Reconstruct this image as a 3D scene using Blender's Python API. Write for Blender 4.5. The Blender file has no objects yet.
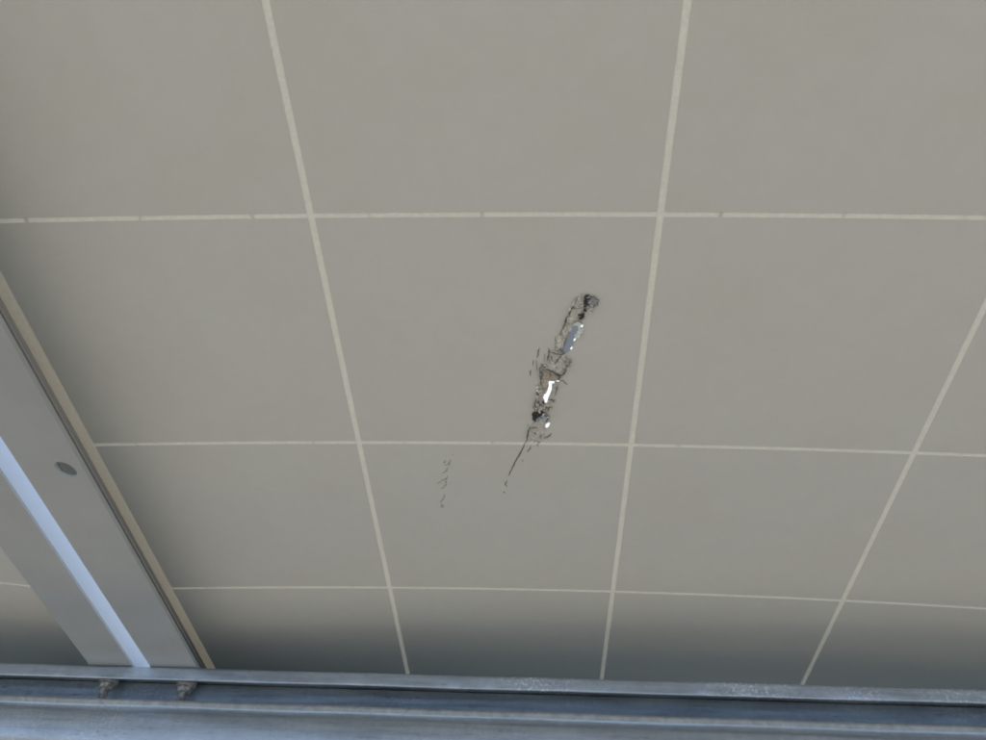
import bpy, math, random
from mathutils import Matrix, Vector
from mathutils.geometry import delaunay_2d_cdt
random.seed(11)
sc = bpy.context.scene
C = sc.collection
RAD = math.radians
# ---------------------------------------------------------------- camera, sky, sun, exposure
# Everything is laid out in the module's own axes (x along the row, y down the slope, z up through
# the glass, metres) and carried into the world by M: the module plane tilts down towards +y.
TILT, HEIGHT = 28, 1.9
ROW = (-4, -3, -2, 1)
M = Matrix.Translation((0, 0, HEIGHT)) @ Matrix.Rotation(RAD(-TILT), 4, 'X')
cd = bpy.data.cameras.new('camera'); cam = bpy.data.objects.new('camera', cd); C.objects.link(cam)
cd.sensor_width = 36; cd.lens = 31.16; cd.clip_start = .01; cd.clip_end = 3000
a_, b_, c_ = -0.106645, 0.795102, 0.107252
f_ = Vector((math.sin(a_)*math.cos(b_), math.cos(a_)*math.cos(b_), math.sin(b_)))
r_ = Vector((math.cos(a_), -math.sin(a_), 0)); u_ = r_.cross(f_)
r2 = r_*math.cos(c_) + u_*math.sin(c_); u2 = -r_*math.sin(c_) + u_*math.cos(c_)
R3 = Matrix((r2, u2, -f_)).transposed().to_4x4()
cam.matrix_world = M @ Matrix.Translation((0.27475, -0.22012, -0.31417)) @ R3
sc.camera = cam
SUN_EL, SUN_AZ = 63, -140
w = bpy.data.worlds.new('World'); sc.world = w; w.use_nodes = True
nt = w.node_tree; nt.nodes.clear()
sky = nt.nodes.new('ShaderNodeTexSky'); sky.sky_type = 'NISHITA'; sky.sun_disc = False
sky.sun_elevation = RAD(SUN_EL); sky.sun_rotation = RAD(SUN_AZ); sky.ozone_density = 2; sky.altitude = 300
bg = nt.nodes.new('ShaderNodeBackground'); bg.inputs[1].default_value = .15
wo = nt.nodes.new('ShaderNodeOutputWorld')
nt.links.new(sky.outputs[0], bg.inputs[0]); nt.links.new(bg.outputs[0], wo.inputs[0])
sl = bpy.data.lights.new('sun', 'SUN'); sl.energy = 3.3; sl.angle = RAD(.55); sl.color = (1, .95, .87)
so = bpy.data.objects.new('sun', sl); C.objects.link(so)
sd = Vector((math.sin(RAD(SUN_AZ))*math.cos(RAD(SUN_EL)), math.cos(RAD(SUN_AZ))*math.cos(RAD(SUN_EL)), math.sin(RAD(SUN_EL))))
so.rotation_euler = sd.to_track_quat('Z', 'Y').to_euler()
sc.render.engine = 'CYCLES'
sc.cycles.filter_width = 1.9; sc.cycles.max_bounces = 10; sc.cycles.diffuse_bounces = 6; sc.cycles.glossy_bounces = 5; sc.cycles.transparent_max_bounces = 8
sc.view_settings.view_transform = 'Standard'; sc.view_settings.look = 'None'
sc.view_settings.exposure = .82; sc.view_settings.gamma = 1; sc.view_settings.use_curve_mapping = False

# ---------------------------------------------------------------- materials
def mat(name, col, rough=.6, metal=0, spec=.5):
    m = bpy.data.materials.new(name); m.use_nodes = True
    b = m.node_tree.nodes['Principled BSDF']
    b.inputs['Base Color'].default_value = (*col, 1); b.inputs['Roughness'].default_value = rough
    b.inputs['Metallic'].default_value = metal; b.inputs['Specular IOR Level'].default_value = spec
    return m
def N(m, t, **k):
    n = m.node_tree.nodes.new(t)
    for a, v in k.items():
        if a[0] == '_': setattr(n, a[1:], v)
        else: n.inputs[a.replace('_', ' ')].default_value = v
    return n
def L(m, a, b): m.node_tree.links.new(a, b)
def coords(m, scale=(1, 1, 1)):
    t = N(m, 'ShaderNodeTexCoord'); p = N(m, 'ShaderNodeMapping'); p.inputs['Scale'].default_value = scale
    L(m, t.outputs['Object'], p.inputs[0]); return p.outputs[0]
def noise(m, co, scale, detail=4, rough=.5, dist=0):
    n = N(m, 'ShaderNodeTexNoise', Scale=scale, Detail=detail, Roughness=rough, Distortion=dist); L(m, co, n.inputs['Vector']); return n.outputs[0]
def ramp(m, fac, stops):
    r = N(m, 'ShaderNodeValToRGB'); e = r.color_ramp.elements
    while len(e) < len(stops): e.new(.5)
    for x, (p, c) in zip(e, stops): x.position = p; x.color = (*c, 1) if len(c) == 3 else c
    L(m, fac, r.inputs[0]); return r.outputs[0]
def mix(m, fac, a, b, mode='MIX'):
    n = m.node_tree.nodes.new('ShaderNodeMix'); n.data_type = 'RGBA'; n.blend_type = mode
    for s, v in ((0, fac), (6, a), (7, b)):
        if hasattr(v, 'type') and not isinstance(v, (int, float, tuple)): L(m, v, n.inputs[s])
        else: n.inputs[s].default_value = v if s == 0 else (*v, 1)
    return n.outputs[2]
def bump(m, h, strength, dist, bsdf=None):
    n = N(m, 'ShaderNodeBump', Strength=strength, Distance=dist); L(m, h, n.inputs['Height'])
    if bsdf: L(m, n.outputs[0], bsdf.inputs['Normal'])
    return n.outputs[0]
def B(m): return m.node_tree.nodes['Principled BSDF']

FILM = (.655, .647, .594)
def film_material(name, translucent):
    """white backsheet film: fine weave of moulding marks, faint dust; lets light through where no cell lies behind it"""
    m = mat(name, FILM, .42, 0, .35)
    co = coords(m)
    n1 = noise(m, co, 14, 5, .6); n2 = noise(m, co, 900, 3, .6); n3 = noise(m, co, 90, 5, .6)
    k_ = 1.3 if translucent else 1
    c = ramp(m, n1, [(.3, tuple(v*k_*w_ for v, w_ in zip(FILM, (.975, .955, .945)))), (.7, tuple(v*k_*w_ for v, w_ in zip(FILM, (.99, 1, 1))))])
    c = mix(m, 1, c, ramp(m, n3, [(.25, (.965, .965, .97)), (.75, (1, 1, 1))]), 'MULTIPLY')
    sp = noise(m, co, 260, 2, .4)
    c = mix(m, 1, c, ramp(m, sp, [(.135, (.6, .58, .54)), (.165, (1, 1, 1))]), 'MULTIPLY')
    L(m, c, B(m).inputs['Base Color'])
    v = N(m, 'ShaderNodeTexVoronoi', Scale=420); L(m, co, v.inputs['Vector'])
    h = mix(m, .5, n2, v.outputs['Distance']); bump(m, h, .16, .0004, B(m))
    if translucent:
        tr = N(m, 'ShaderNodeBsdfTranslucent')
        n4 = noise(m, co, 420, 6, .8)
        tc = ramp(m, n4, [(.28, tuple(v*.66 for v in TRC)), (.62, TRC)])
        # the uncovered margin beside the frame has yellowed and gathered dust
        xx = N(m, 'ShaderNodeSeparateXYZ'); L(m, co, xx.inputs[0]); edge = N(m, 'ShaderNodeMath', _operation='LESS_THAN'); L(m, xx.outputs[0], edge.inputs[0]); edge.inputs[1].default_value = .0019
        L(m, mix(m, edge.outputs[0], tc, mix(m, 1, tc, (.96, .90, .83), 'MULTIPLY')), tr.inputs['Color'])
        mx = N(m, 'ShaderNodeMixShader', Fac=TRF)
        L(m, B(m).outputs[0], mx.inputs[1]); L(m, tr.outputs[0], mx.inputs[2])
        L(m, mx.outputs[0], m.node_tree.nodes['Material Output'].inputs[0])
    return m
TRC, TRF = (.885, .845, .76), .29
m_cell = film_material('white_film_over_cell', False)
m_sheet = film_material('white_backsheet_film', True)
m_ribbon = mat('tinned_ribbon', (.6, .6, .6), .35, 1)

def alu():
    m = mat('anodised_aluminium', (.56, .57, .56), .42, .4)
    co = coords(m, (1, 1, 1)); st = coords(m, (900, 6, 900))
    n = noise(m, co, 20, 5, .6)
    L(m, ramp(m, n, [(.3, (.47, .483, .468)), (.7, (.52, .533, .518))]), x_ := B(m).inputs['Base Color'])
    sc_ = noise(m, coords(m, (70, 9, 70)), 5, 7, .8, 1)
    L(m, mix(m, ramp(m, sc_, [(.62, (0,)*3), (.75, (.35,)*3)]), x_.links[0].from_socket, (.38, .38, .36)), x_)
    n2 = noise(m, st, 1, 4, .6); n3 = noise(m, co, 1500, 2, .5)
    L(m, ramp(m, n2, [(.3, (.36,)*3), (.7, (.48,)*3)]), B(m).inputs['Roughness'])
    bump(m, mix(m, .4, n2, n3), .1, .0003, B(m)); return m
m_alu = alu()
m_seal = mat('grey_sealant', (.42, .40, .37), .7)
m_wall = mat('skylit_tint_aluminium', (.71, .77, .84), .5, .35)  # sky light in the gap painted in: lighter and bluer than the frame
def scrap(name, c0, c1, rough=.6, metal=0, scale=900):
    m = mat(name, c0, rough, metal)
    n = noise(m, coords(m, (1, .35, 1)), scale, 5, .7, .6)
    L(m, ramp(m, n, [(.3, c0), (.65, c1)]), B(m).inputs['Base Color']); bump(m, n, .5, .0005, B(m)); return m
def galv(bloom, dusty=False):
    m = mat('galvanised_steel', (.4, .42, .44), .45, .75)
    co = coords(m); ln = coords(m, (3, 60, 60))
    v = N(m, 'ShaderNodeTexVoronoi', Scale=300); L(m, co, v.inputs['Vector'])
    n = noise(m, co, 30, 6, .65); s = noise(m, ln, 5, 6, .7); f = noise(m, co, 1300, 3, .6)
    base = ramp(m, n, [(.25, (.36, .40, .45)), (.75, (.48, .53, .58))])
    sp = N(m, 'ShaderNodeSeparateColor'); L(m, v.outputs['Color'], sp.inputs[0])
    base = mix(m, .16, base, ramp(m, sp.outputs[0], [(0, (.26, .28, .31)), (1, (.52, .55, .58))]))
    base = mix(m, 1, base, ramp(m, s, [(.3, (.72, .74, .77)), (.58, (1, 1, 1))]), 'MULTIPLY')
    # zinc bloom: pale crusty spots in a few stretches of the rail
    sx = N(m, 'ShaderNodeSeparateXYZ'); L(m, co, sx.inputs[0])
    big = ramp(m, sx.outputs[0], [(0, (0,)*3), (.23, (0,)*3), (.265, (1,)*3), (.31, (0,)*3), (.375, (0,)*3), (.405, (1,)*3), (.455, (.1,)*3), (.485, (.7,)*3), (.51, (0,)*3), (.545, (.8,)*3), (.575, (0,)*3)]) if bloom else ramp(m, noise(m, co, 9, 2, .5), [(.55, (0,)*3), (.66, (.35,)*3)])
    fine = noise(m, co, 420, 5, .75)
    k = N(m, 'ShaderNodeMath', _operation='MULTIPLY')
    L(m, big, k.inputs[0]); L(m, ramp(m, fine, [(.52, (0,)*3), (.6, (1,)*3)]), k.inputs[1])
    base = mix(m, k.outputs[0], base, (.68, .70, .74))
    dk = noise(m, coords(m, (20, 130, 130)), 4, 6, .75)
    base = mix(m, ramp(m, dk, [(.60, (0,)*3), (.70, (1,)*3)]), base, (.17, .18, .20))
    st = noise(m, coords(m, (14, 90, 90)), 3, 7, .8, 1.5)
    base = mix(m, ramp(m, st, [(.57, (0,)*3), (.68, (.30,)*3)]), base, (.60, .63, .67))
    L(m, base, B(m).inputs['Base Color'])
    me = N(m, 'ShaderNodeMath', _operation='MULTIPLY_ADD'); L(m, k.outputs[0], me.inputs[0]); me.inputs[1].default_value = -.7; me.inputs[2].default_value = .75
    L(m, me.outputs[0], B(m).inputs['Metallic'])
    L(m, ramp(m, s, [(.3, (.36,)*3), (.7, (.58,)*3)]), B(m).inputs['Roughness'])
    bump(m, mix(m, .35, n, mix(m, .5, f, s)), .3, .0009, B(m)); return m
m_galv = galv(False); m_galv_top = galv(True)
m_rim = scrap('dusty_rolled_edge', (.27, .28, .28), (.42, .42, .40), .65, .4, 130)
def rusty():
    m = mat('weathered_bolt_steel', (.3, .27, .24), .55, .6)
    n = noise(m, coords(m), 400, 5, .7)
    L(m, ramp(m, n, [(.32, (.24, .20, .17)), (.48, (.52, .49, .45)), (.68, (.8, .78, .74))]), B(m).inputs['Base Color'])
    bump(m, n, .4, .0005, B(m)); return m
m_bolt = rusty()
MD = dict(
 beige=scrap('torn_film_beige', (.42, .40, .35), (.74, .72, .65)),
 brown=scrap('scorched_film_brown', (.28, .24, .19), (.58, .53, .45)),
 grey=scrap('bare_film_grey', (.44, .42, .37), (.66, .63, .56)),
 chip=scrap('thin_grey_chip', (.24, .24, .23), (.46, .46, .44)),
 dusky=scrap('smoked_film', (.10, .09, .08), (.34, .32, .28)),
 blue=mat('exposed_cell_back_foil', (.46, .52, .62), .35, .35),
 pale=scrap('crazed_glass_edge', (.6, .66, .62), (.85, .88, .84), .3),
 char=scrap('charred_recess_film', (.012, .012, .013), (.07, .06, .055), .5),  # charred black, also painting in the shade of recesses not cut out
 crack=scrap('crack_dark', (.03, .027, .024), (.13, .12, .105), .7, 0, 700))
def sunlit_film():
    m = mat('added_white_film', (.9, .9, .9), .4); tr = N(m, 'ShaderNodeBsdfTranslucent', Color=(.95, .95, .93, 1)); x = N(m, 'ShaderNodeMixShader', Fac=.85)  # white translucent film added in the slits so sunlight makes them bright
    L(m, B(m).outputs[0], x.inputs[1]); L(m, tr.outputs[0], x.inputs[2]); L(m, x.outputs[0], m.node_tree.nodes['Material Output'].inputs[0]); return m
MD['film'] = sunlit_film()
m_soil = mat('dry_ground', (.3, .25, .18), .95)
def soil(m):
    co = coords(m); n = noise(m, co, 1.3, 8, .7); n2 = noise(m, co, 40, 6, .7)
    c = ramp(m, n, [(.3, GR0), (.7, GR1)])
    L(m, mix(m, 1, c, ramp(m, n2, [(.3, (.7,)*3), (.7, (1.1,)*3)]), 'MULTIPLY'), B(m).inputs['Base Color'])
    bump(m, n2, .6, .03, B(m))
GR0, GR1 = (.27, .235, .185), (.375, .335, .275)
soil(m_soil)
m_cellfront = mat('cell_front_blue', (.02, .03, .07), .3)
def glass():
    m = mat('front_glass', (1, 1, 1), .05)
    t = N(m, 'ShaderNodeBsdfTransparent', Color=(.93, .96, .95, 1)); g = N(m, 'ShaderNodeBsdfGlossy', Roughness=.03)
    f = N(m, 'ShaderNodeFresnel', IOR=1.35); x = N(m, 'ShaderNodeMixShader')
    L(m, f.outputs[0], x.inputs[0]); L(m, t.outputs[0], x.inputs[1]); L(m, g.outputs[0], x.inputs[2])
    L(m, x.outputs[0], m.node_tree.nodes['Material Output'].inputs[0]); return m
m_glass = glass()

# ---------------------------------------------------------------- helpers
def mesh(name, v, f, m, smooth=False):
    me = bpy.data.meshes.new(name); me.from_pydata([tuple(p) for p in v], [], f); me.update()
    for k in (m if isinstance(m, (list, tuple)) else [m]): me.materials.append(k)
    if smooth: me.polygons.foreach_set('use_smooth', [True]*len(me.polygons))
    return me
def obj(name, me, parent=None, loc=None):
    o = bpy.data.objects.new(name, me); C.objects.link(o)
    if parent: o.parent = parent
    if loc: o.location = loc
    return o
def box(x0, x1, y0, y1, z0, z1, V, F):
    b = len(V); V += [(x, y, z) for z in (z0, z1) for y in (y0, y1) for x in (x0, x1)]
    F += [tuple(b+i for i in q) for q in ((0,2,3,1),(4,5,7,6),(0,1,5,4),(2,6,7,3),(0,4,6,2),(1,3,7,5))]
def inside(p, poly):
    c = False; j = len(poly)-1
    for i in range(len(poly)):
        (xi, yi), (xj, yj) = poly[i][:2], poly[j][:2]
        if (yi > p[1]) != (yj > p[1]) and p[0] < (xj-xi)*(p[1]-yi)/(yj-yi)+xi: c = not c
        j = i
    return c
def plate(outer, holes, zlo, zhi, extra_pts=(), extra_edges=(), top=True):
    """flat or curved plate between two height functions with real holes cut through it"""
    pts, edges = [], []
    for loop in [outer]+list(holes):
        b = len(pts); pts += [Vector(p[:2]) for p in loop]; n = len(loop)
        edges += [(b+i, b+(i+1) % n) for i in range(n)]
    for a, b2 in extra_edges:
        edges.append((len(pts), len(pts)+1)); pts += [Vector(a), Vector(b2)]
    pts += [Vector(p) for p in extra_pts]
    vo, eo, fo, *_ = delaunay_2d_cdt(pts, edges, [], 0, 1e-7)
    keep = []
    for f in fo:
        c = sum((vo[i] for i in f), Vector((0, 0)))/len(f)
        if inside(c, outer) and not any(inside(c, h) for h in holes): keep.append(tuple(f))
    n = len(vo)
    V = [(p.x, p.y, zlo(p.x, p.y)) for p in vo] + [(p.x, p.y, zhi(p.x, p.y)) for p in vo]
    F = [tuple(reversed(f)) for f in keep]
    if top:
        F += [tuple(i+n for i in f) for f in keep]
        cnt = {}
        for f in keep:
            for i in range(3):
                e = (f[i], f[(i+1) % 3]); cnt[tuple(sorted(e))] = (cnt.get(tuple(sorted(e)), (0,))[0]+1, e)
        for k, (c, (i, j)) in cnt.items():
            if c == 1: F.append((i, j, j+n, i+n))
    return V, F
def rect(x0, x1, y0, y1): return [(x0, y0), (x1, y0), (x1, y1), (x0, y1)]
def prism(profile, axis_a, axis_b, closed=True):
    """extrude a 2-D profile (x,z) along y"""
    n = len(profile); V = [(x, axis_a, z) for x, z in profile] + [(x, axis_b, z) for x, z in profile]
    F = [(i, (i+1) % n, (i+1) % n+n, i+n) for i in range(n)]
    F += [tuple(range(n-1, -1, -1)), tuple(range(n, 2*n))]
    return V, F

# ---------------------------------------------------------------- the solar module
PX, PY, CW, CH = .1596, .1587, .1562, .1560
NX = 6; W = NX*PX; Y0, Y1 = -7*PY, 3*PY            # ten rows of cells
BOW = .01766                                       # the laminate bows up across its width
def zs(x, y=0):
    t = min(1, max(0, x/W)); return BOW*4*t*(1-t)
ES = .0185                                         # laminate edge to cell edge
FL = .0365                                         # width of the frame's bottom flange
FD = .035                                          # frame depth below the laminate
def ellipse(cx, cy, rx, ry, rot=0, n=24):
    return [(cx+rx*math.cos(t)*math.cos(rot)-ry*math.sin(t)*math.sin(rot), cy+rx*math.cos(t)*math.sin(rot)+ry*math.sin(t)*math.cos(rot)) for t in (i*2*math.pi/n for i in range(n))]
def merge(lst):
    V, F = [], []
    for v, f in lst:
        b = len(V); V += list(v); F += [tuple(i+b for i in q) for q in f]
    return V, F
def rail(x_out, sgn, y0, y1, holes=(), fl=FL):
    """long frame rail seen from below: outer wall, channel that grips the laminate, wide bottom flange with a folded edge"""
    S = []
    X = lambda d: x_out+sgn*d
    def bx(d0, d1, z0, z1):
        V, F = [], []; box(min(X(d0), X(d1)), max(X(d0), X(d1)), y0, y1, z0, z1, V, F); S.append((V, F))
    V, F = prism([(X(.0017), -.0034), (X(.0116), -.0034), (X(.0122), -.0028), (X(.0122), -.0022), (X(.0017), -.0018)], y0, y1); S.append((V, F))   # channel lip below the laminate
    bx(.0016, .0075, .0047, .0062)                 # lip above the glass
    bx(.0017, .0030, -.0130, -.0035)
    bx(fl-.0013, fl, -FD+.0016, -FD+.0030)         # folded-up edge
    xs = sorted((X(0), X(fl)))
    xs = sorted((X(0), X(fl))); S.append(plate(rect(xs[0], xs[1], y0, y1), holes, lambda x, y: -FD, lambda x, y: -FD+.0016))
    return merge(S)
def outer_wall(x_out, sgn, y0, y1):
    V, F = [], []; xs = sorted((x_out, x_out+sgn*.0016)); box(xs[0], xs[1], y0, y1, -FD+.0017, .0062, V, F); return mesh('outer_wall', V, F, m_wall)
def bead(x_out, sgn, y0, y1):
    V, F = prism([(x_out+sgn*d, z) for d, z in ((.0095, -.0038), (.0118, -.0036), (.0124, -.0026), (.0127, -.0008), (.0128, -.0002), (.0123, -.0002), (.0123, -.0034), (.0095, -.0035))], y0, y1)
    return mesh('sealant_bead', V, F, m_seal, True)
def ribbon_mesh(x):
    V, F = [], []; x += random.uniform(-.0012, .0012); hw = random.choice((.0003, .0005, .0007, .0008)); z = zs(x); box(x-hw, x+hw, Y0-.004, Y1+.004, z+.00025, z+.0006, V, F); return mesh('ribbon', V, F, m_ribbon)
XB = [i*PX/4 for i in range(NX*4+1)]
cell_meshes = []
def cell_outline(i, x_shift=0):
    x0 = i*PX+(PX-CW)/2; return x0, x0+CW
def cell_mesh(i, holes=(), dy=0):
    x0, x1 = cell_outline(i)
    xs = [x for x in XB if x0 < x < x1]
    h = CH/2
    ex = [((x, -h), (x, h)) for x in xs]
    V, F = plate(rect(x0, x1, -h, h), [[(p[0], p[1]-dy) for p in q] for q in holes], lambda x, y: zs(x)-.00022, lambda x, y: zs(x)+.0005, extra_edges=ex)
    me = mesh('solar_cell', V, F, [m_cell, m_cellfront])
    for p in me.polygons:
        if p.normal.z > .5: p.material_index = 1
    return me
def build_module(name, x_off, y_off, fl_l, fl_r, damage=False, holes_l=()):
    root = bpy.data.objects.new(name, None); C.objects.link(root)
    root.matrix_world = M @ Matrix.Translation((x_off, y_off, 0))
    slits = DAMAGE_SLITS if damage else []
    ex = [((x, Y0-ES+.002), (x, Y1+ES-.002)) for x in XB]
    V, F = plate(rect(-ES+.003, W+ES-.003, Y0-ES+.003, Y1+ES-.003), slits, lambda x, y: zs(x), lambda x, y: zs(x)+.0002, extra_edges=ex)
    obj('backsheet', mesh('backsheet', V, F, m_sheet), root)
    V, F = plate(rect(-ES+.003, W+ES-.003, Y0-ES+.003, Y1+ES-.003), [], lambda x, y: zs(x)+.001, lambda x, y: zs(x)+.0042, extra_edges=ex, top=False)
    obj('front_glass', mesh('front_glass', V, F, m_glass), root)
    for i in range(NX):
        for j in range(10):
            yc = Y0+(j+.5)*PY
            if damage and i == 1 and j in (7, 8):
                me = cell_mesh(1, [s for s in slits if abs(s[0][1]-yc) < PY/2], yc)
            else: me = cell_meshes[i]
            obj('solar_cell', me, root, (0, yc, 0))
        for q in (1/6, .5, 5/6): obj('ribbon', ribbon_mesh((i+q)*PX), root)
    obj('frame_rail', mesh('frame_rail', *rail(-ES, 1, Y0-ES, Y1+ES, holes_l, fl_l), m_alu), root)
    obj('frame_rail', mesh('frame_rail', *rail(W+ES, -1, Y0-ES, Y1+ES, (), fl_r), m_alu), root)
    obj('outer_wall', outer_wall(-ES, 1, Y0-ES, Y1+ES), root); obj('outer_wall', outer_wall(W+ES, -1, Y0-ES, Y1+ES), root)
    obj('sealant_bead', bead(-ES, 1, Y0-ES+.013, Y1+ES-.013), root)
    for yo, s in ((Y0-ES, 1), (Y1+ES, -1)):
        V, F = [], []
        ys = sorted((yo, yo+s*.0016)); box(-ES+.0017, W+ES-.0017, ys[0], ys[1], -FD, .006, V, F)
        ys = sorted((yo+s*.0017, yo+s*.012)); box(-ES+.0017, W+ES-.0017, ys[0], ys[1], -.0034, -.0018, V, F)
        ys = sorted((yo+s*.0017, yo+s*.022)); box(-ES+FL+.001, W+ES-FL-.001, ys[0], ys[1], -FD, -FD+.0016, V, F)
        obj('end_rail', mesh('end_rail', V, F, m_alu), root)
    return root
# ---------------------------------------------------------------- the tear: outlines in millimetres on the sheet
mm = lambda l: [(x/1000, y/1000) for x, y in l]
DAMAGE_SLITS = [mm(l) for l in [
 [(270.26,107.74),(271.01,106.86),(273.62,107.04),(273.66,108.79),(272.21,109.24),(272.13,113.87),(271.34,117.22),(270.45,120.16),(269.72,124.26),(268.62,124.74),(268.27,121.55),(267.55,119.98),(268.23,117.94),(269.6,115.68),(270.4,111.9),(270.75,109.48)],
 [(274.68,106.16),(275.43,105.5),(276.36,106.14),(276.24,107.44),(275.33,107.89),(274.63,107.25)],
 [(269.4,142.1),(270.51,140.16),(271.73,140.86),(271.28,143.52),(270.18,145.36),(269.19,144.52)],
 [(286.18,66.36),(287.01,65.78),(287.37,67.31),(286.85,68.66),(286.18,68.09)],
 [(283.21,75.51),(284.07,75.11),(283.84,76.88),(283.15,78.08),(282.69,77.29)],
 [(281.52,81.89),(282.38,81.08),(282.45,83.09),(281.89,84.11),(281.43,83.5)],
 [(288.33,47.8),(288.8,47.44),(288.94,48.87),(288.54,49.24)],
 [(263.83,114.42),(264.77,114.41),(264.93,115.3),(264.07,115.31)]]]
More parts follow.
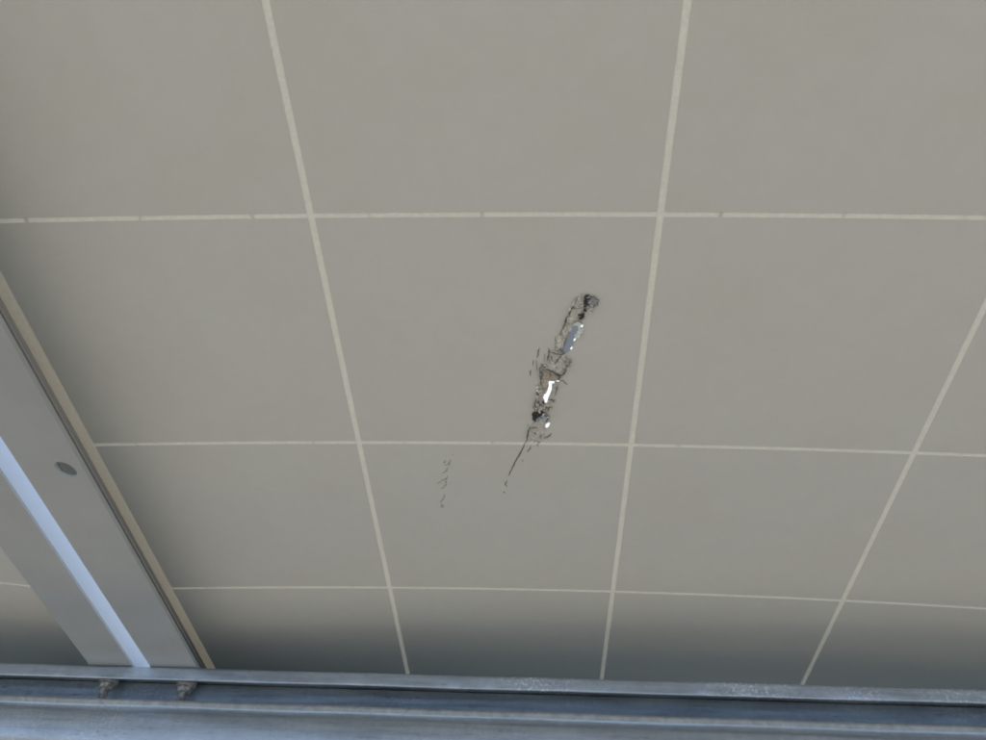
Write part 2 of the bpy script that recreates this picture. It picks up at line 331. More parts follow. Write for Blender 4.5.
SCRAPS = [
 ('grey',1,0.3,[(283.87,47.83),(284.55,48.23),(285.39,48.33),(286.47,48.35),(287.28,48.66),(286.6,50.08),(287.22,50.66),(287.51,51.24),(287.07,51.91),(287.31,52.64),(287.36,53.77),(287.51,54.35),(286.47,54.32),(286.06,55.09),(284.99,54.74),(284.28,55.11),(283.25,55.07),(282.5,54.19),(281.88,54.58),(282.35,53.88),(282.45,53.23),(282.78,52.76),(283.02,51.7),(282.88,51.1),(282.77,50.28),(282.8,49.07),(283.36,48.38)]),
 ('beige',1,0.5,[(281.74,54.58),(282.56,54.13),(283.38,54.76),(284.06,54.25),(284.87,55.06),(285.66,54.2),(286.73,54.36),(287.23,55.06),(287.5,55.83),(287.81,56.83),(285.97,56.78),(286.42,57.97),(286.22,58.81),(285.49,59.22),(285.6,60.16),(285.51,61.08),(284.91,61.63),(284.09,62.08),(283.73,62.34),(283.03,62.87),(283.01,63.93),(282.85,64.57),(282.62,65.35),(282.25,66.47),(281.52,67.35),(281.93,68.13),(281.75,69.27),(281.7,69.66),(280.23,70.56),(280.45,71.36),(280.73,72.61),(280.25,73.1),(279.8,73.8),(279.83,74.95),(279.33,75.58),(279.54,76.29),(278.95,76.97),(278.46,77.83),(277.98,78.49),(277.99,79.39),(278.25,80.19),(278.11,81.13),(277.92,81.82),(277.66,82.95),(277.48,83.72),(277.22,84.44),(277.19,85.48),(276.35,85.15),(275.11,85.51),(274.72,84.49),(274.95,83.68),(274.18,83.36),(274.02,82.62),(273.71,81.98),(274.33,81.31),(273.53,80.17),(274.05,79.61),(274.46,78.68),(274.46,77.78),(274.3,76.96),(273.64,75.5),(274.73,75),(274.57,74.12),(275,73.13),(275.09,72.36),(276.01,71.94),(276.28,70.95),(276.36,70.3),(276.99,69.36),(276.83,68.5),(276.89,67.51),(277.04,66.78),(277.73,66.01),(278.1,65.29),(277.96,64.35),(279.16,63.76),(278.84,62.98),(279.22,62.42),(278.57,61.68),(278.99,61.15),(279.16,59.88),(279.26,59.45),(279.22,58.31),(279.82,57.49),(280.27,56.99),(281.23,56.89),(280.91,55.97),(281.85,55.29)]),
 ('blue',2,0,[(281.71,65.83),(284.89,66.37),(285.3,69.54),(284.24,72.17),(283.81,76.09),(282.74,78.88),(281.85,82.89),(279.86,85.34),(277.66,86.39),(276.98,82.95),(278.65,79.42),(279.83,74.95),(280.41,70.07)]),
 ('pale',2,0.5,[(282.8,64.3),(283.91,64.36),(284.5,63.12),(285.34,63.51),(286,63.83),(286.91,64.46),(287.28,65.21),(286.59,66.2),(287.32,66.92),(287.23,67.56),(287.91,68.73),(287.17,69.52),(286.98,70.38),(287.33,71.03),(286.31,71.89),(286.33,72.47),(287.1,73.47),(286.37,74.39),(285.89,75.02),(285.06,74.76),(284.51,75.4),(283.69,75.27),(283.92,74.4),(283.43,73.74),(283.14,72.92),(283.52,71.89),(284.65,71.38),(284.05,70.44),(284.87,69.54),(284.86,68.47),(284.94,67.62),(284.62,66.95),(284.02,66.67),(283.1,66.61),(282.86,66.08),(282,66.02),(282.44,65.59),(282.81,64.98)]),
 ('beige',1,0.5,[(271.4,85.03),(271.88,84.54),(272.84,84.15),(273.95,84.1),(274.71,83.98),(275.26,84.58),(276.14,84.97),(276.63,85.24),(278,84.71),(278.1,85.98),(278.72,86.62),(279.17,87.41),(279.35,88),(279.09,88.87),(279.52,89.97),(279.66,90.81),(279.62,91.36),(279.72,92.58),(278.97,93.13),(279.38,94.21),(279.26,94.82),(279.42,95.58),(280.04,96.29),(280.17,97.4),(279.41,97.85),(279.26,98.84),(279.18,99.87),(279.26,100.53),(278.74,101),(277.97,101.49),(276.83,100.8),(276.26,102.07),(275.38,101.69),(274.68,101.26),(273.88,102.22),(273.2,101.14),(272.25,101.03),(271.76,100.07),(271.28,99.51),(270.56,99.25),(269.92,98.75),(269.36,98.32),(268.41,97.93),(268.75,97.02),(267.82,96.63),(267.33,95.9),(267.05,95.4),(267.57,94.88),(268.17,94.09),(269.3,94.33),(269.52,93.2),(270.07,93.01),(270.93,92.74),(271.29,92.02),(271.09,91.16),(270.85,90.29),(270.53,89.42),(270.52,88.49),(270.8,87.83),(270.69,87.08),(271.07,86.23),(271.53,85.61)]),
 ('brown',1,0.6,[(266.43,93.52),(267.06,94),(267.29,94.73),(267.81,95.93),(268.46,96.48),(268.95,96.77),(269.35,97.69),(269.8,98.25),(270.78,98.62),(271.84,98.38),(271.97,99.22),(272.51,100.03),(273.19,100.4),(273.61,100.77),(274.41,101.14),(275.35,101.62),(275.57,102.13),(276.78,101.87),(277.19,102.48),(276.18,102.92),(276.64,104.06),(276.31,104.68),(276.26,105.52),(275.44,105.95),(274.99,106.74),(274.75,107.54),(274.92,108.17),(274.58,109.06),(275.45,110.02),(275.74,110.83),(275.11,111.64),(274.97,112.51),(274.67,111.47),(274.69,111.01),(274.16,110.18),(273.93,108.95),(273.37,108.36),(273.33,107.48),(272.52,107.53),(271.53,107.69),(270.87,107.52),(271.03,108.67),(271.54,109.54),(270.34,110.06),(271.23,111.1),(270.63,111.9),(271.06,112.66),(270.81,113.58),(269.69,114.39),(269.9,115.23),(269.74,115.79),(268.88,116.31),(267.88,116.34),(267.91,117.27),(267.78,116.44),(266.7,116.2),(266.76,114.79),(265.39,114.76),(265.38,113.96),(265.25,113.02),(264.96,112.22),(265.37,111.14),(265.6,110.43),(265.03,109.67),(265.38,108.95),(266.11,108.14),(265.85,106.92),(266.34,106.18),(265.62,105.41),(266.34,104.38),(266.4,103.65),(265.76,102.66),(266.38,101.8),(265.9,101.2),(265.89,100.05),(266.16,99.26),(266.31,98.25),(266.22,97.49),(265.88,96.82),(266.59,95.95),(266.39,94.93),(266.57,94.23)]),
 ('grey',1,0.5,[(275.48,107.89),(276.17,107.29),(276.84,107),(276.64,107.91),(276.72,108.47),(275.54,108.82),(276.36,110.06),(275.55,110.73),(275.81,111.72),(274.97,112.43),(275.35,113.06),(275.19,113.94),(274.93,114.48),(274.4,115.63),(274.59,116.28),(274.45,116.94),(274.36,118.25),(273.92,118.61),(273.75,119.86),(273.43,120.54),(273.6,121.36),(273.61,122),(273.99,123.09),(272.48,123.17),(272.35,123.97),(272.09,124.8),(271.62,125.86),(271.64,126.49),(270.78,127.4),(270.25,127.6),(269.78,128.63),(269.18,128),(269.13,127.52),(268.49,126.95),(268.21,126.33),(267.84,125.44),(268.54,124.92),(268.78,124.5),(268.26,123.5),(269.89,123.24),(270.1,122.43),(269.25,121.17),(270.4,120.44),(269.81,119.72),(270.37,119.06),(270.47,118.33),(270.45,117.76),(270.42,116.99),(271.17,116.33),(271.45,115.55),(271.56,114.83),(271.2,113.68),(272.12,113.47),(272.26,112.43),(272.51,111.77),(272.52,110.81),(272.86,110.14),(272.44,109.24),(273.02,108.8),(273.48,108.1),(274.57,108.34),(275.02,108.21)]),
 ('grey',1,0.3,[(263.52,114.21),(264.07,114.37),(264.79,114.93),(266.13,114.55),(266.41,115.52),(267.26,115.49),(267.55,116.34),(267.68,116.98),(267.97,117.75),(268.54,118.38),(268.43,119.15),(267.96,119.67),(267.62,120.83),(267.33,121.45),(266.92,121.12),(266.43,120.58),(266.53,119.76),(265.76,119.5),(264.93,118.9),(264.56,118.44),(264.3,117.54),(263.68,116.81),(263.67,116.22),(263.8,115.07)]),
 ('brown',1,0.6,[(264.02,119.23),(264.39,119.65),(264.59,120.42),(264.45,121.32),(264.97,122.05),(265.37,122.61),(265.22,123.57),(264.81,124.41),(265.93,124.95),(266.28,125.78),(266.07,126.68),(265.99,127.79),(265.81,128.29),(267.24,129.31),(266.46,130.08),(265.94,130.69),(264.79,130.51),(264.08,130.58),(263.59,130.19),(263.28,129.89),(264.08,128.96),(263.79,128.19),(263.14,127.45),(263.36,126.93),(263.65,125.95),(263.34,125.14),(263.57,124.35),(263.31,123.58),(262.89,122.37),(263.76,121.9),(263.88,120.92),(264.04,119.91)]),
 ('brown',1,0.5,[(267.83,124.06),(268.38,124.59),(269.23,124.72),(268.92,126.08),(269.75,126.56),(270.95,126.58),(271.1,125.69),(272.1,125.37),(271.15,126.44),(272.64,126.8),(272.15,127.9),(271.82,128.45),(270.69,128.95),(270.79,129.99),(269.81,130.61),(269.04,131.16),(268.22,131.22),(267.48,130.55),(267.66,129.86),(267.65,128.79),(267.39,127.82),(267.07,127.17),(267.09,126.44),(267.7,125.63),(267.51,124.99)]),
 ('char',2,0.5,[(262.17,131.54),(263.04,131.13),(263.48,131.29),(264.11,130.28),(265.04,130.8),(265.51,130.03),(266.67,131.17),(267.2,130.25),(267.89,130.06),(267.31,130.94),(268.83,131.39),(269.27,132.12),(268.47,133.24),(269.21,133.78),(267.59,133.3),(267.45,134.45),(267.5,135.49),(266.68,135.94),(266.34,136.61),(265.29,136.76),(265.47,137.98),(264.45,138.35),(263.79,138.55),(263.1,139.21),(262.35,139.1),(263.29,138.02),(262.3,137.61),(261.69,137.03),(261.86,136.02),(262,134.86),(262.01,134.03),(261.6,133.57),(261.47,132.54)]),
 ('blue',4,0,[(263.96,136.93),(266.18,134.53),(269.21,133.31),(269.87,134.71),(267.01,137.12),(264.61,138.35)]),
 ('grey',1,0.4,[(260.42,143.46),(261.11,143.13),(261.25,142.24),(261.82,141.55),(261.99,140.88),(263,140.22),(263.23,139.86),(263.51,138.47),(264.28,138.35),(265.06,138.18),(265.65,137.35),(266.41,137.45),(266.45,136.65),(267.48,136.52),(268.37,136.47),(268.88,135.99),(269.29,135.1),(270.03,135.15),(270.5,134.46),(270.35,135.15),(270.61,135.88),(270.44,136.94),(270.63,137.9),(271.44,138.48),(270.74,139.44),(270.1,140.16),(270.16,141.24),(269.17,141.26),(269.33,142.47),(269.59,143.51),(269.27,144.2),(269.48,144.95),(269.47,145.81),(269.18,146.6),(268.96,147.06),(268.83,147.94),(268.5,148.94),(268.53,149.69),(268.49,150.33),(267.79,151.19),(268.06,152.1),(267.53,152.85),(267.53,153.96),(267.47,154.37),(267.02,155.4),(266.24,156.02),(265.25,155.52),(264.6,155.32),(263.84,155.65),(262.84,156.06),(261.83,155.56),(261.04,156.32),(260.21,155.75),(259.61,156.09),(258.77,155.8),(259.01,154.78),(258.13,153.84),(258.91,153.03),(259.47,152.43),(259.06,151.26),(259.15,150.21),(259.1,149.36),(259.29,148.5),(259.61,147.65),(259.28,146.88),(260.07,146.23),(259.73,145.48),(260.02,145.05),(260.1,144.14)]),
 ('chip',2,0.6,[(288.64,48.52),(288.41,47.77),(289.43,46.91),(289.23,46.18),(289.51,46.74),(290.12,47.43),(290.56,47.52),(291.26,47.67),(291.92,47.23),(292.45,47.62),(292.97,48.66),(293.64,49.14),(294.27,49.55),(293.97,50.37),(293.51,51.01),(294.1,51.66),(293.88,52.65),(293.03,52.85),(292.37,53.21),(292.1,53.67),(291.88,54.5),(290.79,54.54),(290.07,53.69),(289.32,53.97),(289.19,53.31),(289.15,52.53),(289.29,51.79),(288.49,51.23),(288.8,50.51),(288.87,49.74),(288.18,49.04)]),
 ('char',3,0.4,[(287.2,47.45),(287.37,46.39),(288.25,46.18),(289.06,46.27),(289.5,46),(289.23,46.63),(289.08,47.66),(290.45,48.83),(289.24,49.41),(289.44,50.08),(289.24,50.89),(288.41,51.5),(289.89,52.1),(289.28,53.05),(288.51,53.7),(288.35,54.34),(287.91,53.9),(287.22,54.17),(286.8,53.54),(288.75,52.72),(286.85,51.83),(287.51,51.24),(286.62,50.6),(287.15,49.69),(287.89,49.06),(286.78,48.44)]),
 ('char',3,0.4,[(286.57,55.46),(287.29,55.48),(287.96,54.9),(288.18,55.41),(288.85,56),(288.65,56.7),(288.28,57.3),(287.7,56.64),(287.06,56.94),(287.01,56.29)]),
 ('char',2,0.5,[(284.47,59.57),(284.55,58.67),(286.09,58.65),(286.18,57.88),(286.69,58.48),(287.76,58.26),(287.67,59.54),(287.71,60.17),(287.47,61.06),(287.97,61.6),(286.81,61.2),(287,62.15),(286.38,62.56),(285.81,62.71),(285.25,62.16),(284.56,61.82),(284.03,61.26),(284.08,60.51),(284.32,60.18)]),
 ('brown',2,0.3,[(289.95,55.34),(290.54,55.31),(291.06,55.06),(291.36,55.84),(291.17,56.59),(291.3,57.09),(290.46,57.1),(290.28,56.44),(289.74,56.04)]),
 ('char',3,0.4,[(267.49,122.02),(268.18,122),(268.74,121.32),(268.28,122.14),(268.28,122.89),(269.2,123.34),(268.93,124.05),(268.15,124.17),(267.83,124.52),(267.61,123.88),(267.19,123.39),(267.23,122.64)]),
 ('char',3,0.3,[(263.99,115.31),(264.77,115.52),(264.99,116.41),(264.94,117.31),(264.16,117.32),(263.93,116.8),(264.22,116.04)]),
 ('beige',2,0.6,[(279.02,92.13),(279.85,91.83),(280.61,91.94),(281.4,91.68),(281.35,92.48),(280.88,93.02),(280.49,93.8),(280.8,94.31),(280.76,95.23),(279.95,95.8),(279.59,96.3),(280.13,95.61),(279.34,94.64),(279.85,93.58),(279.71,93.08)])]
CRACKS = [
 (0.7,[(283.87,47.83),(283.56,48.52),(283.47,49.29),(283,50.07),(282.87,50.82),(282.52,51.48),(282.17,52.51),(282.13,53.22),(282.18,53.91),(281.6,54.58),(281.28,55.17),(280.94,56.01),(280.78,56.45),(280.27,57.18),(280.29,58.01),(280.25,58.41),(280.28,59.11),(279.94,59.98),(279.45,60.49),(278.77,60.88),(278.55,61.31),(278.63,61.89),(278.25,63.12),(278.18,63.89),(278.18,64.45),(278.1,65.29),(277.78,66.13),(277.75,66.97),(277.21,67.54),(277.17,68.17),(277,68.82),(276.54,69.71),(276.21,70.3),(276.44,71),(276.06,71.69),(275.75,72.65),(275.71,73.52)]),
 (0.5,[(281.81,54.67),(282.43,54.63),(283.36,54.75),(284.29,54.93),(284.87,54.73),(286.02,54.48),(286.55,54.45),(287.43,54.17)]),
 (0.9,[(278.83,61.12),(278.77,61.88),(278.74,62.89),(278.47,63.72),(278.36,64.34),(278.11,64.82),(278.03,65.56),(277.69,66.25)]),
 (0.8,[(280.81,56.34),(280.61,57.11),(280.13,57.94),(280.04,58.86)]),
 (0.4,[(289.37,46.18),(289.89,46.71),(290.26,47.33),(291.17,47.09),(291.91,47.14),(292.43,47.73),(292.96,48.57),(293.88,49.09),(294.34,49.55),(294.09,50.34),(293.52,51.1),(293.75,51.83),(293.96,52.74),(293.27,53.05),(292.38,53.3),(292.12,54.04),(291.88,54.5)]),
 (0.8,[(265.44,82.46),(265.23,83.25),(264.86,84.23),(264.86,85.09),(264.59,86.07),(264.73,86.61),(264.77,87.49),(264.5,88.13),(264.17,89.08),(264.3,89.71)]),
 (0.9,[(270.02,82.41),(270.35,83.39),(270.4,84.37),(270.51,85.04),(270.06,85.68),(270.39,86.52),(270.17,87.42),(269.94,88.42),(269.81,89.13),(269.62,90.25),(269.61,90.86),(269.57,91.72)]),
 (0.5,[(273.4,74.52),(273.51,75.14),(273.36,76.02),(273.67,76.87),(273.61,77.6),(273.67,78.46),(273.63,79.26),(273.67,79.97),(273.58,80.69),(273.64,81.52),(273.73,82.18),(273.69,83.11),(273.45,83.79)]),
 (0.45,[(263.86,91.26),(263.77,92.14),(263.92,93.19),(263.93,93.75),(263.94,94.38),(263.99,95.29),(263.92,96.45),(264.06,96.97),(264.18,98.08),(263.77,99.03),(263.91,99.66)]),
 (0.6,[(260.56,98.63),(260.84,99.2),(260.66,100.23),(260.48,101.14),(260.64,101.94),(260.59,102.43),(260.71,103.43)]),
 (0.45,[(262.21,91.28),(262.15,92.23),(262.22,92.77),(262.07,93.6),(262.1,94.65),(262.07,95.45)]),
 (0.4,[(268.3,86.59),(268.13,87.67),(268,88.26),(268.22,89.32),(268.06,90.34),(267.84,91),(267.99,92.14),(267.93,92.78)]),
 (1,[(266.43,93.52),(266.95,94.21),(267.54,94.96),(267.88,95.5),(268.55,95.8),(268.94,96.7),(269.34,97.27),(270.15,97.7),(271.2,98.09),(271.49,98.44),(272.46,98.91),(273.17,99.55),(273.92,100.15),(274.51,100.43),(275.13,101.06),(275.73,101.51),(276.26,102.07),(277.2,101.72),(277.69,101.41),(278.52,101.07),(278.82,99.99),(278.98,99.56),(279.61,98.51),(279.79,97.87),(279.79,96.92),(279.91,96.07),(279.83,95.38),(279.87,94.41),(279.81,93.68)]),
 (0.9,[(273.42,93.44),(273.83,92.8),(274.11,92.24),(274.51,91.66),(274.64,91.02),(274.99,90.22),(275.5,89.35),(275.64,88.56),(276.14,88.2),(276.49,87.47),(277.01,86.8)]),
 (0.9,[(271.39,84.62),(272.1,84.88),(273.12,85.3),(273.64,85.82),(274.57,85.86),(275.32,86.21),(275.85,86.24),(276.51,86.36),(277.37,86.39),(278.25,85.75),(278.83,85.46)]),
 (0.6,[(271.43,87.07),(271.77,87.63),(271.78,88.87),(271.91,89.54),(272.26,90.26),(272.4,91.17)]),
 (0.5,[(265.54,95.41),(265.51,96.11),(265.46,97.24),(265.81,97.8),(265.69,99.06),(265.69,99.66),(265.88,100.71),(265.67,101.12),(265.67,102.23),(265.98,103.07),(265.92,103.91),(266.1,104.84),(266.26,105.55),(266.25,106.36),(266.02,107.47),(266.66,107.92),(266.31,108.99),(266.43,109.88)]),
 (0.5,[(267.07,97.5),(266.97,98.32),(266.83,99.3),(266.8,100.16),(266.96,101.06),(267.05,101.77),(266.96,102.52),(266.64,103.23),(266.76,104.32),(266.85,104.98)]),
 (0.6,[(274.22,95.32),(274.58,95.9),(275,96.88)]),
 (0.6,[(270.89,99.58),(271.09,100.47),(271.28,101.25),(271.48,101.69),(271.7,102.55)]),
 (0.5,[(280.48,91.08),(280.82,91.72),(281.16,92),(281.58,92.62),(281.36,93.16),(281.25,94.06),(281.05,94.78),(280.76,95.23)]),
 (0.6,[(277.4,102.05),(277.19,102.57),(276.56,103.3),(276.22,104.33),(276.03,104.86),(275.43,105.38),(275.21,105.95)]),
 (0.5,[(282.51,64.3),(283.35,63.91),(283.82,63.4),(284.61,62.95),(285.19,63.38),(286.01,63.71),(286.57,64.34),(286.97,64.83)]),
 (0.5,[(280.26,70.07),(280.34,70.77),(279.99,71.94),(279.78,72.41),(279.5,73.48),(279.21,74.26),(279.2,74.96),(278.99,75.95),(278.74,76.71),(278.53,77.83),(278.3,78.3),(278.15,79.43),(278.01,80.42),(277.76,80.82),(277.54,81.94),(277.45,82.89),(277.49,83.35),(277.54,84.27),(277.35,84.98),(277.36,85.98)]),
 (0.5,[(275.53,72.06),(276.53,72.56),(277.17,72.96),(277.75,73.5)]),
 (0.5,[(278.79,64.33),(279.43,64.65),(279.94,65.13),(280.44,65.3),(281.13,65.74)]),
 (0.6,[(276.21,106.14),(277.3,106.43),(277.9,106.53),(278.68,106.97),(279.01,107.46),(279.44,108.34),(280.34,108.9),(280.75,109.56)]),
 (0.8,[(264.17,119.23),(264.38,119.85),(264.72,120.69),(265.17,121.73),(265.37,122.61),(265.49,123.48),(265.69,124.22),(265.84,125.21),(266.01,125.98),(265.87,126.92),(266.2,127.37),(266.3,128.22),(266.53,129.19),(266.46,130.08)]),
 (0.8,[(264.02,119.57),(263.88,120.57),(263.68,121.28),(263.59,122.37),(263.67,122.93),(263.21,123.93),(263.42,124.93),(263.77,125.58),(263.69,126.59),(263.3,127.56),(263.09,128.35),(263.34,129.47),(263.28,130.13)]),
 (0.9,[(270.45,120.39),(271.21,120.61),(271.87,120.51),(272.41,120.58),(273.07,121.17),(273.89,121.93),(274.09,122.6)]),
 (0.8,[(268.19,127.96),(268.8,127.34),(269.13,126.97),(269.75,126.56),(270.28,127.12),(271.23,127.5),(271.75,127.91)]),
 (0.6,[(275.5,108.54),(275.24,109.39),(275.19,110.03),(275.18,111.13),(275.17,111.71),(275.13,112.69),(274.86,113.2),(274.7,114.05),(274.59,114.72),(274.58,115.53),(274.2,116.26),(274.29,116.84)]),
 (0.9,[(267.9,130.52),(268.22,131.31),(268.5,132.26),(269.06,132.66),(268.99,133.35),(269.38,134.25),(270.08,133.93),(270.59,133.84),(271.29,133.51),(271.34,134.29),(271.16,135.01),(270.31,135.65),(270.69,136.47),(270.28,137.22),(270.11,137.54),(269.75,138.26),(270.09,138.93),(270.64,139.69),(271.07,140.39)]),
 (0.9,[(264.64,131.27),(264.86,132.26),(264.79,132.79),(265.2,133.48),(265.22,134.55),(265.87,134.7),(266.81,134.91),(267.47,135.34)]),
 (0.7,[(271.37,129.07),(271.25,129.76),(270.94,130.54),(271.07,131.68),(270.79,132.34)]),
 (0.9,[(260.58,142.97),(260.53,143.61),(260.26,144.4),(260.13,145.2),(259.85,145.65),(259.7,146.57),(259.62,147.29),(259.43,148.26),(259.28,148.92),(259.32,149.96),(259.11,150.57),(258.98,151.6),(258.71,152.05),(258.81,153.26),(259.02,153.97),(258.57,154.84),(258.61,155.8)]),
 (0.45,[(260.58,144.43),(261.4,144.3),(262.05,143.92),(262.87,143.61),(263.7,143.63),(264.42,143.48),(264.96,143.39)]),
 (0.6,[(263.12,148.04),(263.42,148.77),(263.45,149.19),(263.53,149.88)]),
 (0.5,[(266.8,149.2),(266.51,150.1),(266.73,150.99),(266.82,151.5),(266.48,152.64),(266.71,153.25),(266.52,154.16)]),
 (0.9,[(272.93,149.34),(272.54,150.08),(272.25,150.58),(272.04,151.2),(271.74,151.83),(270.79,152.28),(270.33,152.5),(269.46,152.86),(269.16,153.4),(268.76,154.01),(268.5,154.62)]),
 (0.6,[(271.57,150.96),(271.32,151.53),(270.63,152.49),(270.56,153.16),(270.13,153.84)]),
 (1.1,[(258.44,155.8),(258.26,156.88),(257.88,157.43),(257.7,158.19),(257.3,158.89),(257.1,159.99),(256.82,160.71),(256.97,161.42),(256.17,162.12),(256.45,163.01),(255.91,163.6),(255.78,164.62),(255.41,165.47),(255.23,166.03),(254.8,166.8),(254.89,167.47),(254.35,168.36),(254.07,169.32),(253.83,170.17),(253.44,170.55),(253.08,171.33),(252.82,172.31),(252.3,173.19),(252.53,173.87),(251.71,174.67),(251.76,175.54),(251.29,176.15),(251.2,176.76),(250.89,177.63),(250.95,178.5),(250.59,179.1),(249.99,180.12),(249.79,180.57),(249.76,181.53),(249.53,182.3),(249.28,183.03),(249.04,183.85),(248.76,184.54),(248.6,185.14),(248.29,186),(248.23,186.75),(247.94,187.35),(247.73,188.23)]),
 (0.8,[(260.93,160.3),(260.83,161.24),(260.51,162.18),(260.64,162.95),(260.26,163.75),(259.58,164.29),(259.69,165.03),(259.04,165.93),(258.75,166.48)]),
 (0.4,[(264.73,158.58),(264.81,159.57),(264.94,160.36),(265.08,161.11)]),
 (0.4,[(256.03,173.3),(255.97,174.1),(255.85,174.89)]),
 (0.6,[(248.34,184.75),(248.06,185.32),(248.36,186.33),(248.02,187.13),(247.56,187.82),(247.59,188.59)]),
 (0.8,[(246.54,193.72),(246.19,194.43),(246.04,195.25),(245.31,195.79),(245.35,196.53),(245.17,197.51),(245.69,197.95),(246.06,199.1),(245.99,199.75)]),
 (0.7,[(243.96,204.34),(244.18,204.74),(244.43,205.34),(244.81,206.05)]),
 (0.5,[(255.81,173.65),(256.07,174.31),(256.14,174.7)]),
 (0.28,[(214.63,168.63),(214.45,169.49),(214.21,169.94)]),
 (0.455,[(213.1,173.89),(212.77,174.76),(212.22,175.45),(212.43,176.38),(211.72,177.08),(211.3,177.9),(210.72,178.2),(210.01,178.64),(209.16,179.13)]),
 (0.28,[(209.96,174.85),(209.46,175.66),(209.08,176.74),(208.36,177)]),
 (0.455,[(210.72,181.53),(210.2,182.09),(210.15,183.01),(209.86,183.81),(209.64,184.66),(208.88,185.31),(208.5,185.63),(207.81,186.16),(206.89,186.74)]),
 (0.525,[(210.01,189.45),(209.73,189.9),(209.75,190.68),(209.61,191.36),(209.3,192.22),(208.47,192.38),(208.16,192.62),(207.32,193.26),(206.77,193.37),(206.28,193.9),(205.63,194.93),(205.03,195.22),(204.61,195.91),(203.72,196.69),(203.31,197.33)]),
 (0.49,[(208.55,192.93),(208.49,193.89),(208.62,194.46),(208.64,195.55),(208.39,195.92),(208.49,197.07),(208.33,197.73),(208.34,198.54)]),
 (0.315,[(208.72,198.11),(208.37,198.69),(207.64,199.3),(207.14,199.89),(206.69,200.68),(206.15,201.07),(205.91,201.62),(205.44,202.12)]),
 (0.525,[(206.65,207.56),(206.65,208.27),(206.84,209.11),(206.45,209.93),(206.43,210.76),(206.32,211.54),(205.96,212.21),(205.45,213.05),(205.14,213.7),(204.82,214.19),(204.5,214.9),(203.84,215.7),(203.5,216.38)]),
 (0.42,[(204.67,217.84),(204.7,218.81),(204.28,219.35),(204.11,220.1),(204.19,220.98),(203.83,221.89)]),
 (0.315,[(205.26,219.62),(205.29,220.31),(205.44,221.27),(205.47,221.86)]),
 (0.28,[(211.6,179.91),(211.87,179.43),(211.83,178.68),(212.02,177.94),(212.38,177.22)])]
cell_meshes = [cell_mesh(i) for i in range(NX)]

def tag(o, label=None, cat=None, group=None, kind=None):
    if label: o['label'] = label
    if cat: o['category'] = cat
    if group: o['group'] = group
    if kind: o['kind'] = kind
    return o

# ground: one sheet to the horizon
gm = mesh('ground', [(-900, -900, 0), (900, -900, 0), (900, 900, 0), (-900, 900, 0)], [(0, 1, 2, 3)], m_soil)
g = obj('ground', gm); tag(g, 'dry sandy ground below the row of solar panels', None, None, 'structure')

GRP = None
main = build_module('solar_panel', 0, 0, FL, FL, True, [ellipse(.0074, .1388, .0068, .0054, RAD(70))])
tag(main, 'large torn solar panel seen from below, white backsheet with burnt cracks', 'solar panel')
GAP = .0140
left = build_module('solar_panel', -(W+2*ES+GAP), .0145, FL, .0340)
tag(left, 'intact solar panel at far left, only its wide frame flange and a backsheet sliver showing', 'solar panel')
# the row goes on to both sides, out of the picture; unseen panels added to shape the light
V, F = [], []; box(-ES, W+ES, Y0-ES, Y1+ES, .0002, .006, V, F); pl_me = mesh('backsheet', V, F, m_cell)
fr_me = mesh('frame_rail', *rail(-ES, 1, Y0-ES, Y1+ES), m_alu); fr_me2 = mesh('frame_rail', *rail(W+ES, -1, Y0-ES, Y1+ES), m_alu)
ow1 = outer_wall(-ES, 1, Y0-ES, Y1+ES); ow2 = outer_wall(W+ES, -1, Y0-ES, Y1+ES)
for k in ROW:
    o = bpy.data.objects.new('solar_panel', None); C.objects.link(o); o.matrix_world = M @ Matrix.Translation((k*(W+2*ES+GAP), 0, 0))
    tag(o, 'unseen solar panel added further along the row to shape the light', 'solar panel', 'unseen panels added for the light')
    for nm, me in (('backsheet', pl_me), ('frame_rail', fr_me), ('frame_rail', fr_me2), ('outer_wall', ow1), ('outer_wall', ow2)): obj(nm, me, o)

# ---- tear pieces, children of the damaged module
rs = random.Random(3)
def crumple(poly, amp, layer, mname):
    poly = mm(poly); xs = [q[0] for q in poly]; ys = [q[1] for q in poly]
    ext = []
    n = int((max(xs)-min(xs))*(max(ys)-min(ys))*1e6/.5)+4
    for _ in range(min(n, 260)):
        q = (rs.uniform(min(xs), max(xs)), rs.uniform(min(ys), max(ys)))
        if inside(q, poly): ext.append(q)
    slits = [s for s in DAMAGE_SLITS if any(inside(q, poly) for q in s)]
    base = .0003+.00022*layer
    h = {}
    def zl(x, y):
        k = (round(x, 7), round(y, 7))
        if k not in h: h[k] = rs.random()**2*amp*1.7/1000
        return zs(x)-base-h[k]
    return plate(poly, slits, zl, lambda x, y: zl(x, y)+.00022, extra_pts=ext)
NAMES = dict(beige='torn_flap', brown='scorched_flap', grey='peeled_film', chip='curled_chip', blue='exposed_foil', pale='crazed_edge', char='charred_recess_patch')
LBL = dict(beige='torn beige flap of backsheet', brown='scorched brown flap of backsheet', grey='peeled grey film', chip='curled grey chip at the top of the tear', blue='exposed smooth blue-grey foil', pale='pale crazed sliver beside the foil', char='black charred patch with recess shade put into its colour')
for k, lay, amp, poly in SCRAPS:
    V, F = crumple(poly, amp, lay, k)
    o = obj(NAMES[k], mesh(NAMES[k], V, F, MD[k]), main); o['label'] = LBL[k]
flakes_on = [(i, p_) for i, (k, l_, a_, p_) in enumerate(SCRAPS) if k in ('beige', 'brown', 'grey')]
allslit = [Vector(q) for s in DAMAGE_SLITS for q in s]; foil = [mm(p_) for k, l_, a_, p_ in SCRAPS if k == 'blue']
n = 0
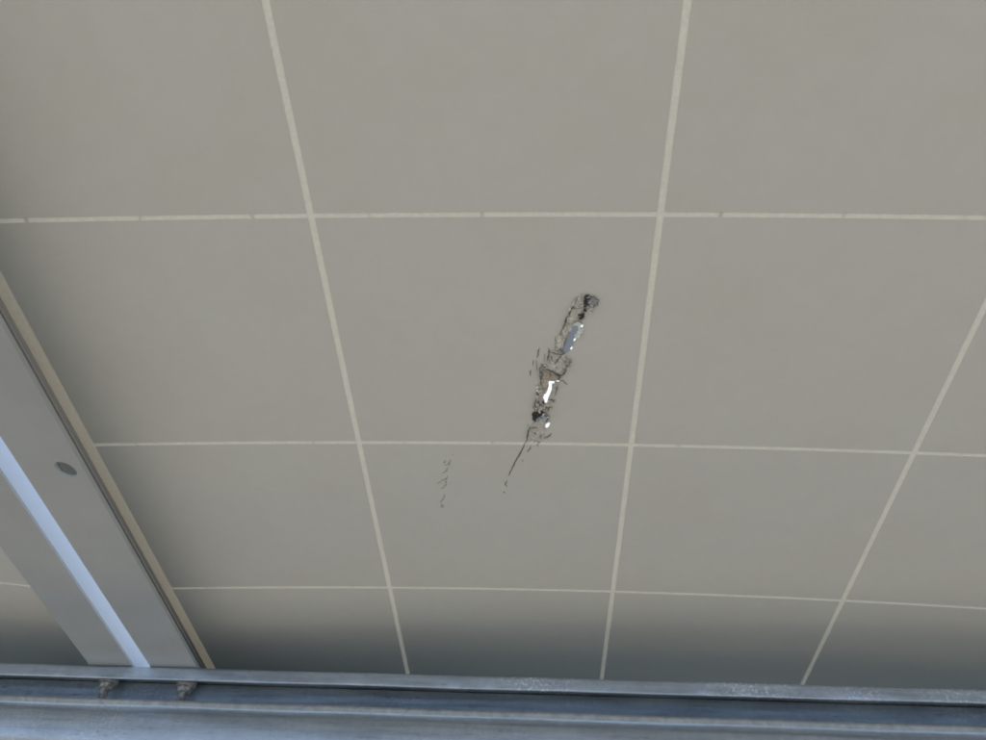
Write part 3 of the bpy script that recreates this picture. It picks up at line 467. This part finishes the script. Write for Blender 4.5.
while n < 95:                                      # torn flakes of film hanging along the tear
    i, p_ = rs.choice(flakes_on); q = rs.choice(p_); c = Vector((q[0]/1000+rs.gauss(-.0001, .0008), q[1]/1000+rs.gauss(0, .0010)))
    if min((c-s).length for s in allslit) < .0013 or any(inside(c, f) for f in foil): continue
    n += 1
    a = rs.gauss(1.83, .45); ln = rs.uniform(.0007, .0021); wd = rs.uniform(.0003, .0009); d = Vector((math.cos(a), math.sin(a))); e = Vector((-d.y, d.x))
    m_ = rs.randint(6, 9); V = []; tx, ty = rs.gauss(0, .5), rs.gauss(0, .5)
    for k in range(m_):
        an = 2*math.pi*k/m_; r = rs.uniform(.55, 1.15); u, v = math.cos(an)*ln*r, math.sin(an)*wd*r
        p = c+d*u+e*v; V.append((p.x, p.y, zs(p.x)-.0013-abs(tx*u+ty*v)*.7-rs.uniform(0, .00015)))
    V.append((c.x, c.y, zs(c.x)-.0011)); b = len(V); V += [(x, y, z+.00018) for x, y, z in V]
    F = [(k, m_, (k+1) % m_) for k in range(m_)] + [(k+b, (k+1) % m_+b, m_+b) for k in range(m_)] + [(k, (k+1) % m_, (k+1) % m_+b, k+b) for k in range(m_)]
    obj('flake', mesh('flake', V, F, MD[rs.choice(['beige', 'beige', 'grey', 'grey', 'grey', 'pale', 'chip', 'dusky'])]), main)
for s in DAMAGE_SLITS:
    V, F = plate(s, [], lambda x, y: zs(x)+.0002+rs.random()*.0002, lambda x, y: zs(x)+.0007)
    o = obj('added_slit_film', mesh('added_slit_film', V[:len(V)//2], [f for f in F if max(f) < len(V)//2], MD['film']), main); o['label'] = 'bright hole with white film added to catch the daylight'
def crack(wd, pts):
    """a lifted dark sliver along a split in the film, tapering to both ends"""
    pts = [Vector(q)/1000 for q in pts]; n = len(pts); V, F = [], []
    for i, q in enumerate(pts):
        d = (pts[min(i+1, n-1)]-pts[max(i-1, 0)]).normalized(); nn = Vector((-d.y, d.x))
        t = i/(n-1); hw = wd*.00042*CRW*(.25+.75*min(1, 3.2*min(t, 1-t)))*rs.uniform(.65, 1.25)
        for p, dz in ((q-nn*hw, .0), (q, .00022), (q+nn*hw, .0)): V.append((p.x, p.y, zs(p.x)-.00035-dz-(.0009 if 280 < 0 else 0)))
        for p in (q-nn*hw, q+nn*hw): V.append((p.x, p.y, zs(p.x)-.0002))
    for i in range(n-1):
        a, b = i*5, i*5+5
        F += [(a, a+1, b+1, b), (a+1, a+2, b+2, b+1), (a+3, a, b, b+3), (a+2, a+4, b+4, b+2)]
    return V, F
CRW = .8
for _ in range(42):      # fine splits fanning out along the left side of the tear
    i = rs.choice([0, 1, 4, 4, 4, 5, 5, 5, 6, 8, 9, 12, 3]); q = rs.choice(SCRAPS[i][3]); a = rs.gauss(1.25, .35); l = rs.uniform(.4, 2.6)
    x, y = q[0]+rs.gauss(0, .5), q[1]+rs.gauss(0, .7)
    CRACKS.append((rs.uniform(.18, .42), [(x, y), (x+l*.5*math.cos(a)+rs.gauss(0, .12), y-l*.5*math.sin(a)), (x+l*math.cos(a)*.9, y-l*math.sin(a))]))
inregion = [mm(s[3]) for s in SCRAPS]
for wd, pts in CRACKS:
    V, F = crack(wd, pts)
    if any(inside((q[0]/1000, q[1]/1000), r) for q in pts for r in inregion): V = [(x, y, z-.0010) for x, y, z in V]
    o = obj('crack', mesh('crack', V, F, MD['crack' if wd > .55 or rs.random() < .5 else 'dusky']), main)

# ---- purlin: cold-formed galvanised channel, slot side towards the camera
def loft_profile(prof, x0, x1, n, m, name):
    """extrude a closed (t,z) profile along x with slightly wavy edges"""
    V, F = [], []; k = len(prof)
    for i in range(n+1):
        x = x0+(x1-x0)*i/n
        for t, z in prof:
            V.append((x, t+.0002*math.sin(x*31+z*400)+rs.uniform(-.00008, .00008), z+.00015*math.sin(x*47+1)+rs.uniform(-.00007, .00007)))
    for i in range(n):
        for j in range(k): a, b = i*k+j, i*k+(j+1) % k; F.append((a, b, b+k, a+k))
    F += [tuple(range(k-1, -1, -1)), tuple(range(n*k, n*k+k))]
    return mesh(name, V, F, m)
ZT = -.0352
def arc(cx, cz, r, a0, a1, n): return [(cx+r*math.cos(RAD(a0+(a1-a0)*i/n)), cz+r*math.sin(RAD(a0+(a1-a0)*i/n))) for i in range(n+1)]
root = bpy.data.objects.new('steel_purlin', None); C.objects.link(root)
root.matrix_world = M @ Matrix.Translation((0, .3665, 0)) @ Matrix.Rotation(RAD(-3.75), 4, 'Z')
tag(root, 'galvanised steel channel beam running under the panel frames along the bottom of the photo', 'steel beam')
T, D = .0022, .118
up = arc(.0035, ZT-.0035, .0035, 90, 180, 5) + [(0, ZT-.0095)] + arc(.0009, ZT-.0098, .0009, 180, 270, 2) \
   + [(T, ZT-.0104), (T, ZT-.0045), (.0045, ZT-T), (D, ZT-T), (D, ZT)]
obj('upper_flange', loft_profile(up, -1.15, 1.4, 500, m_galv_top, 'upper_flange'), root)
V, F = [], []; box(-1.15, 1.4, .0235, .0257, -.0948, ZT-.0026, V, F); box(-1.15, 1.4, D-T, D, -.0948, ZT-T-.0001, V, F); obj('web', mesh('web', V, F, m_galv), root)
lo = [(.0006, -.0612), (.0012, -.0603), (.0026, -.0600), (.0036, -.0606), (.0036, -.092), (.0058, -.0948), (D, -.0948), (D, -.0970), (.004, -.0970),
      (-.0020, -.0958), (-.0048, -.091), (-.0046, -.078), (-.0040, -.0735), (-.0022, -.0708), (.0002, -.0690), (.0012, -.0668), (.0012, -.0648), (-.0002, -.0636), (-.0003, -.0622)]
lo.reverse()
obj('lower_flange', loft_profile(lo, -1.15, 1.4, 500, m_galv, 'lower_flange'), root)
for o in root.children:
    if o.name.startswith('lower'):
        o.data.materials.append(m_rim)
        for q, p in enumerate(o.data.polygons):
            j = q % len(lo)
            if len(p.vertices) == 4 and min(lo[j][1], lo[(j+1) % len(lo)][1]) > -.0650: p.material_index = 1
    if o.name.startswith(('upper', 'lower')): o.data.polygons.foreach_set('use_smooth', [len(p.vertices) == 4 for p in o.data.polygons])

# ---- bolts through purlin and frame flange
def cyl(r, z0, z1, n, V, F, rx=None):
    b = len(V)
    for z in (z0, z1): V += [(r*math.cos(2*math.pi*i/n), r*math.sin(2*math.pi*i/n), z) for i in range(n)]
    F += [(b+i, b+(i+1) % n, b+(i+1) % n+n, b+i+n) for i in range(n)] + [tuple(b+i for i in range(n-1, -1, -1)), tuple(b+n+i for i in range(n))]
def bolt(x, y, rot, label):
    r = bpy.data.objects.new('bolt', None); C.objects.link(r)
    r.matrix_world = M @ Matrix.Translation((x, y, 0)) @ Matrix.Rotation(RAD(rot), 4, 'Z')
    z = ZT-T-.0001
    tag(r, label, 'bolt', 'bolts hanging from the beam under the frame corner')
    V, F = [], []; cyl(.0058, z-.0066, z-.0054, 28, V, F); cyl(.0072, z-.0053, z, 28, V, F); obj('washer', mesh('washer', V, F, m_bolt), r)
    V, F = [], []; z1 = z-.0067; n = 6; b = 0
    cyl(.0051, z1-.0034, z1-.0004, 6, V, F); cyl(.0044, z1-.0040, z1-.0035, 18, V, F); obj('nut', mesh('nut', V, F, m_bolt), r)
    V, F = [], []; n = 16; k = 46; z2 = z1-.0041; z3 = -.0592     # threaded end
    for i in range(k+1):
        rr = .0026 if i % 2 else .0031
        if i > k-3: rr -= .0006*(i-k+3)/2
        for j in range(n): V.append((rr*math.cos(2*math.pi*j/n), rr*math.sin(2*math.pi*j/n), z2+(z3-z2)*i/k-.00018*j/n))
    for i in range(k):
        for j in range(n): F.append((i*n+j, i*n+(j+1) % n, (i+1)*n+(j+1) % n, (i+1)*n+j))
    F.append(tuple(range(k*n, k*n+n)))
    obj('threaded_shaft', mesh('threaded_shaft', V, F, m_bolt), r)
bolt(-.0525, .383, 10, "rusty bolt and nut under the left neighbouring panel's flange, left one of the pair")
bolt(.0080, .3815, 33, "rusty bolt and nut under the torn panel's flange, right one of the pair")
print('slits', len(DAMAGE_SLITS), 'pieces', len(SCRAPS), 'cracks', len(CRACKS))
